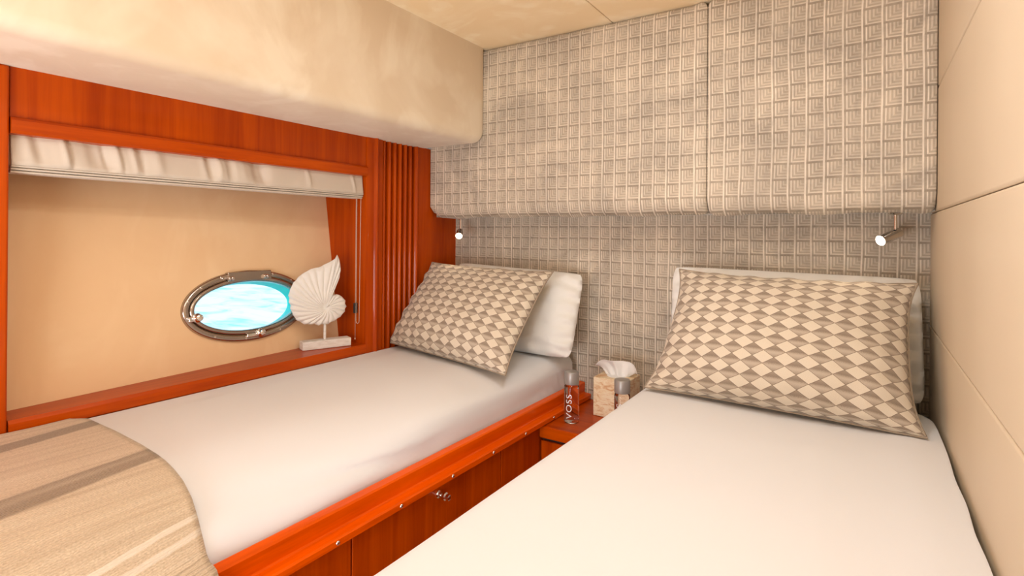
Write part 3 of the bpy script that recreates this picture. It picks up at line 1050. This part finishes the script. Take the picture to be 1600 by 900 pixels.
rim = [(362, 372), (378, 333), (392, 292), (403, 262), (411, 232), (416, 205), (418, 178), (416, 150), (411, 120), (405, 98), (397, 78),
       (392, 92), (384, 108), (372, 118), (350, 133), (320, 150), (298, 165), (270, 172), (245, 178), (228, 190), (205, 205), (190, 218), (172, 236), (162, 255), (146, 272), (140, 292), (130, 315),
       (126, 340), (119, 362), (126, 385), (122, 410), (133, 432), (130, 458), (140, 480), (146, 505), (158, 525), (168, 545), (186, 556), (208, 578), (225, 577), (245, 583), (266, 580), (290, 596), (305, 588), (328, 589), (346, 592), (362, 577), (385, 573),
       (400, 556), (420, 545), (430, 526), (447, 508), (446, 488), (456, 470), (447, 450), (449, 425), (437, 408), (425, 392), (410, 380), (396, 374), (380, 376)]
rim4 = []
for i in range(len(rim)):
    p_, q_ = rim[i], rim[(i + 1) % len(rim)]
    for k4 in range(4): rim4.append((p_[0] + (q_[0] - p_[0]) * k4 / 4, p_[1] + (q_[1] - p_[1]) * k4 / 4))
rim = rim4
b = BM()
K = len(rim)
NR = 16
ec = cs(cx, cz)
for side in (1, -1):
    cv = b.verts.new(S(ec[0], ec[1], wc + side * 0.012))
    prev = None
    rings = []
    for q in range(1, NR + 1):
        rr = q / NR
        ring = []
        for i, (x, y) in enumerate(rim):
            ii = (i + 12 * (1 - rr) ** 1.5)                # ribs sweep round as they near the eye
            i0 = int(ii) % K; i1 = (i0 + 1) % K; ft = ii - int(ii)
            lim = rim[i0][0] * (1 - ft) + rim[i1][0] * ft, rim[i0][1] * (1 - ft) + rim[i1][1] * ft
            if i < 14 or i > K - 12: lim = (x, y)
            px = cx + (lim[0] - cx) * rr; py = cz + (lim[1] - cz) * rr
            u, z = cs(px, py)
            dome = 0.026 * (math.sqrt(max(0, 1 - (rr * 0.97) ** 2)) * 0.8 + 0.10) * (1 - 0.75 * math.exp(-(rr / 0.12) ** 2))
            rib = 0.0105 * (abs(math.sin(PI * (i + 4) / 8)) ** 0.8 - 0.6) * rr * (1 - 0.3 * rr)
            ring.append(b.verts.new(S(u, z, wc + side * max(0.0005, (dome + rib) if q < NR else 0.0008))))
        rings.append(ring)
    for i in range(K): b.faces.new((cv, rings[0][i], rings[0][(i + 1) % K]))
    for q in range(NR - 1):
        for i in range(K):
            b.faces.new((rings[q][i], rings[q][(i + 1) % K], rings[q + 1][(i + 1) % K], rings[q + 1][i]))
bmesh.ops.remove_doubles(b, verts=b.verts, dist=0.0006)
obj('shell', b, 'chalk_white', sh, ang=80)
obj('rod', lathe(BM(), [(0.0052, 0.0), (0.0052, 0.085)], S(-0.004, 0.0335, wc), n=18), 'whitewashed_wood', sh)

# ------------------------------------------------------------------ roman blind, drawn up
bl = thing('roman_blind', (-1.80, 1.02, 1.40), 'beige roman blind drawn up under the cherry moulding, over the porthole', 'blind')
def blf(u, v):
    y = 0.458 + 1.135 * u
    z = 1.412 + 0.150 * v
    w_ = 0.0
    for (yc, wd, dp) in BF:
        w_ += dp * math.exp(-((y - yc - 0.035 * (0.5 - v)) / wd) ** 2) * math.sin(PI * min(1, max(0, v * 1.6))) ** 0.7
    w_ += 0.0025 * nz(y, z, 0, 14)
    return Vector((-1.788 - 0.010 * math.sin(PI * v * 0.6) * 0 + w_ - 0.014 * v, y, z))
BF = [(random.uniform(0.46, 1.58), random.uniform(0.006, 0.022), random.choice((-1, 1)) * random.uniform(0.004, 0.009)) for _ in range(34)]
b = BM(); grid(b, 300, 12, blf)
obj('front_fold', b, 'blind_cloth', bl, solid=0.0025, ang=70)
for q, (z, x0) in enumerate(((1.4135, -1.786), (1.4065, -1.7885), (1.3995, -1.792))):
    b = BM()
    prism(b, [(x0 - 0.055, z), (x0 - 0.004, z), (x0, z - 0.0025), (x0 - 0.002, z - 0.0060), (x0 - 0.055, z - 0.0060)], 0.458, 1.592)
    obj('stacked_fold', b, 'blind_cloth', bl)
obj('headrail', box(BM(), -1.845, -1.808, 0.458, 1.592, 1.545, 1.575), 'blind_cloth', bl)
def bead(path, step=0.0045):
    pts = []
    for (p, q) in zip(path[:-1], path[1:]):
        p, q = Vector(p), Vector(q); k = max(1, int((q - p).length / (step / 2)))
        pts += [p + (q - p) * i / k for i in range(k)]
    pts.append(Vector(path[-1]))
    bm = BM()
    tube(bm, pts, 0.0012, 5, rf=lambda i: 0.0015 if i % 2 == 0 else 0.0008)
    return bm
b = bead([(-1.822, 1.588, 1.40), (-1.822, 1.588, 0.872), (-1.819, 1.588, 0.865), (-1.812, 1.588, 0.862), (-1.805, 1.588, 0.866), (-1.802, 1.588, 0.873), (-1.797, 1.588, 1.40)])
obj('bead_chain', b, 'cord', bl)
b = BM(); tube(b, [(-1.829, 1.590, 1.40), (-1.829, 1.590, 0.800)], 0.0008, 6)
cd_ = obj('pull_cord', b, 'cord', bl)
obj('toggle', lathe(BM(), [(0.001, 0), (0.004, 0.003), (0.0045, 0.007), (0.002, 0.012)], (-1.829, 1.590, 0.788), n=14), 'chrome', cd_)
obj('chain_clip', box(BM(), -1.836, -1.824, 1.584, 1.5995, 0.905, 0.948), 'black_plastic', bl, bevel=0.002, label='small black chain clip')
